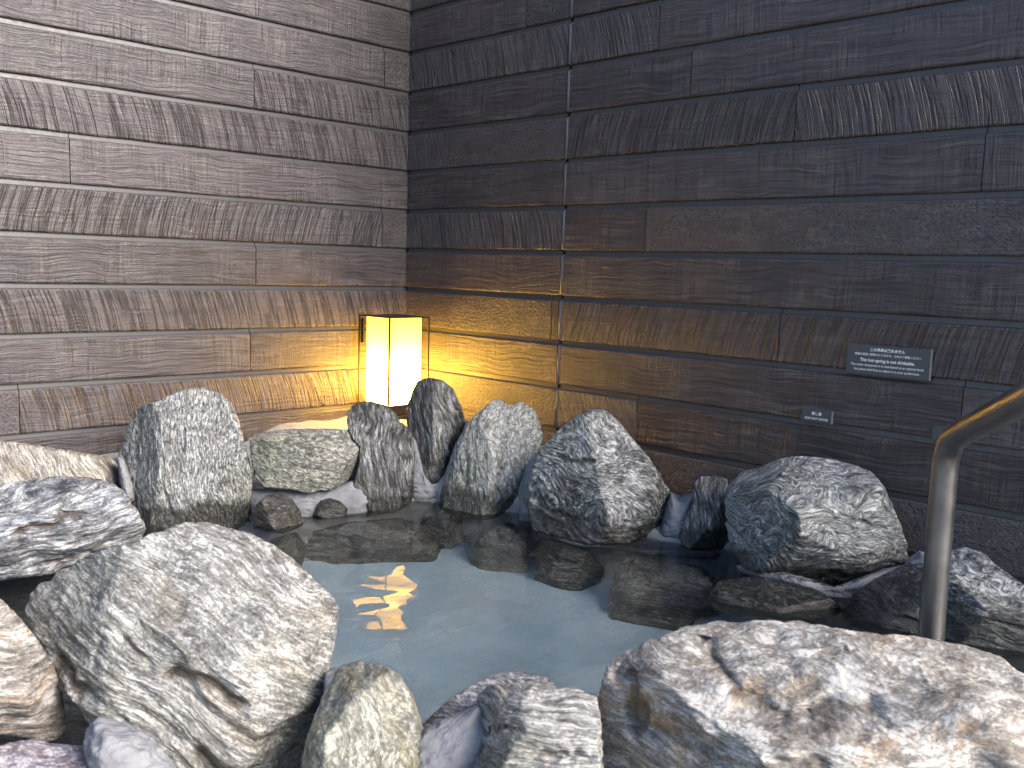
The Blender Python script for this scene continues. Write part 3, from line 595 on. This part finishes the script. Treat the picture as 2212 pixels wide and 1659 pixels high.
sunken([(1155, 1200), (1165, 1165), (1220, 1165), (1275, 1190), (1305, 1230), (1298, 1270), (1250, 1298), (1190, 1305), (1155, 1260)], (1210, 1145), .10, WET, 'wide dark boulder under the water below the big peaked boulder', 83)
sunken([(1322, 1270), (1330, 1225), (1380, 1205), (1450, 1208), (1520, 1225), (1555, 1260), (1545, 1310), (1500, 1350), (1420, 1405), (1345, 1400), (1310, 1340)], (1430, 1190), .11, WET, 'broad brown boulder under the water below the small upright stone', 89, 50)
boulder('sunken_boulder', [(1525, 1290), (1550, 1255), (1620, 1245), (1700, 1255), (1770, 1275), (1815, 1305), (1820, 1345), (1760, 1400), (1620, 1420), (1540, 1370)], 2.33, 0.12, BLACK, 'glossy black rock just breaking the water below the folded boulder', 'boulder', seed=97, ncut=3, group=UW)

# mortar fillets pressed between the boulders
def joint(poly, t, W, seed=1): return boulder('mortar_joint', poly, t, W, M_mortar, parent=bed, seed=seed, ncut=0, smooth=True, sub=6, p=2.6)
joint([(252, 985), (268, 990), (285, 1040), (292, 1080), (275, 1090), (258, 1040)], 2.86, .05, 1)
joint([(535, 1060), (600, 1050), (700, 1055), (770, 1035), (800, 1070), (790, 1130), (700, 1150), (600, 1140), (535, 1130)], 3.02, .06, 2)
joint([(770, 935), (800, 940), (790, 1010), (770, 1040), (740, 1050), (750, 1000)], 3.14, .05, 3)
joint([(884, 935), (898, 940), (915, 1010), (955, 1050), (980, 1100), (940, 1130), (890, 1110), (880, 1020)], 3.24, .07, 4)
joint([(955, 1000), (990, 950), (1010, 900), (1020, 960), (990, 1040), (960, 1080)], 3.30, .06, 5)
joint([(1120, 1060), (1135, 1010), (1160, 975), (1175, 1000), (1160, 1100), (1150, 1140), (1120, 1130)], 3.02, .06, 6)
joint([(1415, 1180), (1432, 1120), (1448, 1062), (1470, 1072), (1505, 1062), (1500, 1100), (1490, 1150), (1470, 1200)], 2.86, .07, 7)
joint([(1560, 1190), (1600, 1215), (1660, 1245), (1740, 1270), (1820, 1275), (1890, 1258), (1960, 1205), (1990, 1215), (1950, 1260), (1850, 1320), (1780, 1310), (1700, 1285), (1600, 1240)], 2.44, .09, 8)
joint([(1150, 1150), (1250, 1185), (1330, 1200), (1420, 1195), (1560, 1200), (1560, 1240), (1400, 1240), (1290, 1230), (1200, 1190)], 2.80, .08, 9)
joint([(700, 1450), (726, 1440), (742, 1465), (745, 1500), (725, 1580), (700, 1680), (650, 1690), (680, 1580), (700, 1500)], 1.63, .06, 10)
joint([(840, 1700), (880, 1610), (915, 1575), (965, 1550), (1035, 1520), (1070, 1580), (1060, 1660), (1050, 1780), (860, 1800)], 1.50, .06, 11)
joint([(178, 1600), (195, 1560), (215, 1548), (270, 1560), (330, 1590), (370, 1640), (420, 1740), (300, 1820), (200, 1760)], 1.38, .10, 12)
joint([(1955, 1210), (1985, 1190), (2040, 1200), (2060, 1260), (2000, 1280), (1950, 1260)], 2.36, .08, 13)

# ------------------------------------------------------------------ lantern
def lantern():
    zb = 0.186
    fc = at_z(838, 906, zb); A = 0.192
    c = np.array([fc[0] - A / 2, fc[1] + A / 2])
    top = 0.0
    for h in np.linspace(0.25, 0.5, 251):
        P = np.array([fc[0], fc[1], zb + h]) - CAM
        if 829.5 - FPX * (P @ U_) / (P @ F) <= 686: top = h; break
    root = empty('lantern', (c[0], c[1], zb)); tag(root, 'lit square floor lantern with glowing yellow panels in a thin dark frame', 'lantern')
    H = top; a = A / 2; b = 0.151 / 2; pr = 0.0030
    box('base', -b - 0.004, b + 0.004, -b - 0.004, b + 0.004, -0.02, 0.046, M_bronze, root, 0.002)
    box('top_plate', -a, a, -a, a, H - 0.0045, H, M_bronze, root, 0.0015)
    box('foot_plate', -a, a, -a, a, -0.01, 0.006, M_bronze, root, 0.0015)
    for sx in (-1, 1):
        for sy in (-1, 1):
            box('post', sx * (a - pr) - pr, sx * (a - pr) + pr, sy * (a - pr) - pr, sy * (a - pr) + pr, 0.0062, H - 0.0047, M_bronze, root, 0.001)
    n = NT('lantern_glass'); t = n.t
    tr = n.n('BsdfTranslucent', Color=(1.0, 0.69, 0.15, 1)); em = n.n('Emission', Color=(1.0, 0.66, 0.06, 1), Strength=LANT_E); df = n.n('BsdfDiffuse', Color=(0.40, 0.32, 0.16, 1))
    m1 = t.nodes.new('ShaderNodeMixShader'); m1.inputs[0].default_value = 0.25
    t.links.new(tr.outputs[0], m1.inputs[1]); t.links.new(df.outputs[0], m1.inputs[2])
    ad = t.nodes.new('ShaderNodeAddShader'); t.links.new(m1.outputs[0], ad.inputs[0]); t.links.new(em.outputs[0], ad.inputs[1]); t.links.new(ad.outputs[0], n.out.inputs[0])
    for i in range(4):
        bm = bmesh.new(); bm_box(bm, -b + 0.004, b - 0.004, -0.002, 0.002, 0.048, H - 0.0060, 0.0008)
        bm.faces.ensure_lookup_table(); bmesh.ops.delete(bm, geom=[f for f in bm.faces if f.normal.y > 0.9], context='FACES')
        rot = Matrix.Rotation(i * math.pi / 2, 4, 'Z') @ Matrix.Translation((0, -b + 0.002, 0))
        bmesh.ops.transform(bm, matrix=rot, verts=bm.verts)
        link('glass_panel', bm_mesh('glass_panel', bm), n.m, root)
    bar = box('latch', -0.008, 0.008, -0.004, 0.004, H - 0.105, H - 0.012, M_bronze, root, 0.001, loc=(-a + 0.02, -a + 0.006, 0))
    # the bulb inside
    ld = bpy.data.lights.new('lantern_bulb', 'POINT'); ld.energy = LANT_P; ld.color = (1.0, 0.76, 0.42); ld.shadow_soft_size = 0.022
    lo = bpy.data.objects.new('lantern_bulb', ld); COL.objects.link(lo); lo.parent = root; lo.location = (0, 0, 0.120)
LANT_E = 0.03; LANT_P = 5.8
lantern()

# ------------------------------------------------------------------ signs on the wall
def text_mesh(body, size, bold):
    cu = bpy.data.curves.new('t', 'FONT'); cu.body = body; cu.size = size; cu.align_x = 'CENTER'; cu.align_y = 'CENTER'; cu.offset = bold * size; cu.resolution_u = 3
    ob = bpy.data.objects.new('t', cu); COL.objects.link(ob)
    dg = bpy.context.evaluated_depsgraph_get(); dg.update()
    me = bpy.data.meshes.new_from_object(ob.evaluated_get(dg))
    bpy.data.objects.remove(ob); bpy.data.curves.remove(cu)
    return me
def sign(tl, br_x, h_px, label, lines, name='wall_sign', width=None):
    D0 = 0.027
    P = at_right(*tl, D0); xr = P[0] + width if width else at_right(br_x, tl[1], D0)[0]
    zb = at_right(tl[0], tl[1] + h_px, D0)[2]
    w = xr - P[0]; h = P[2] - zb
    root = empty(name, (P[0] + w / 2, -0.017, zb)); tag(root, label, 'sign')
    box('plate', -w / 2, w / 2, -0.0095, 0.001, 0, h, M_sign, root, 0.0006)
    box('edge_trim', w / 2 + 0.0001, w / 2 + 0.0012, -0.0100, 0.001, 0, h, M_signedge, root)
    V = []; Fs = []
    for (body, rw, rz, size, bold) in lines:
        me = text_mesh(body, size, bold)
        xs = [v.co.x for v in me.vertices]; ys = [v.co.y for v in me.vertices]
        sc = rw * w / (max(xs) - min(xs)); mx = (max(xs) + min(xs)) / 2; my = (max(ys) + min(ys)) / 2
        b0 = len(V)
        for v in me.vertices: V.append(((v.co.x - mx) * sc, -0.0102, rz * h + (v.co.y - my) * sc))
        for p in me.polygons: Fs.append(tuple(b0 + i for i in p.vertices))
        bpy.data.meshes.remove(me)
    me = bpy.data.meshes.new('lettering'); me.from_pydata(V, [], Fs); me.update()
    link('lettering', me, M_text, root)
    return root
# wall points read off the picture; the signs hang level
sign((1831, 741), 2012, 64, 'large dark grey notice plate with five lines of white lettering about the hot spring', [
    ('この温泉は飲めません', 0.42, 0.84, 0.02, 0.034), ('湯温は適温に管理されてますが、お好みで調整ください', 0.80, 0.685, 0.02, 0.014),
    ('This hot spring is not drinkable.', 0.66, 0.48, 0.02, 0.032), ('The water temperature is maintained at an optimal level,', 0.88, 0.315, 0.02, 0.014), ('but please feel free to adjust it to your preference.', 0.79, 0.165, 0.02, 0.014)])
sA = sign((1733, 881), 1797, 27, 'small dark plate reading add hot water', [('差し湯', 0.34, 0.69, 0.02, 0.03), ('ADD HOT WATER', 0.80, 0.28, 0.02, 0.024)])
sign((2014, 921), 2078, 27, 'small dark plate half hidden behind the handrail bend', [('差', 0.12, 0.69, 0.02, 0.03), ('A', 0.055, 0.28, 0.02, 0.024)], width=0.085)

# ------------------------------------------------------------------ handrail
def handrail():
    n = NT('brushed_steel'); co = n.objco()
    a = n.noise(n.mapping(co, (260, 260, 14)), 1.0, 4, 0.6); b = n.noise(co, 16, 4, 0.6)
    n.P(Base__Color=n.mix(n.mapr(b, .3, .7), (0.17, 0.17, 0.175), (0.25, 0.25, 0.255)), Metallic=1.0, Roughness=n.mapr(n.math('ADD', n.math('MULTIPLY', a, .5), n.math('MULTIPLY', b, .5)), .3, .7, .32, .48), Normal=n.bump(a, 0.0004, 0.4))
    t0 = 1.66
    p_bend = at_t(2046, 952, t0)
    p_bot = np.array([p_bend[0], p_bend[1], -0.45])
    p_end = at_t(2330, 800, 1.18)
    d1 = (p_bot - p_bend) / np.linalg.norm(p_bot - p_bend); d2 = (p_end - p_bend) / np.linalg.norm(p_end - p_bend)
    rb = 0.055; pts = [p_bot, p_bend + d1 * rb]
    for i in range(1, 12):
        s = i / 12; pts.append((1 - s) ** 2 * (p_bend + d1 * rb) + 2 * s * (1 - s) * p_bend + s * s * (p_bend + d2 * rb))
    pts += [p_bend + d2 * rb, p_end, p_end + np.array([0.02, -0.02, -0.03]), p_end + np.array([0.03, -0.04, -0.9])]
    r = 0.0213; N = 28; V = []; Fc = []
    T = [Vector(pts[min(i + 1, len(pts) - 1)] - pts[max(i - 1, 0)]).normalized() for i in range(len(pts))]
    u = T[0].orthogonal().normalized()
    for i, p in enumerate(pts):
        u = (u - T[i] * u.dot(T[i])).normalized(); v = T[i].cross(u)
        for q in range(N):
            an = 2 * math.pi * q / N; V.append(np.array(p) + r * (math.cos(an) * np.array(u) + math.sin(an) * np.array(v)))
    for i in range(len(pts) - 1):
        for q in range(N):
            Fc.append((i * N + q, i * N + (q + 1) % N, (i + 1) * N + (q + 1) % N, (i + 1) * N + q))
    V = np.array(V) - p_bot
    o = link('handrail', mesh_np('handrail', V, np.array(Fc)), n.m, None, p_bot)
    tag(o, 'bent brushed steel tube handrail rising out of the pool', 'handrail')
handrail()
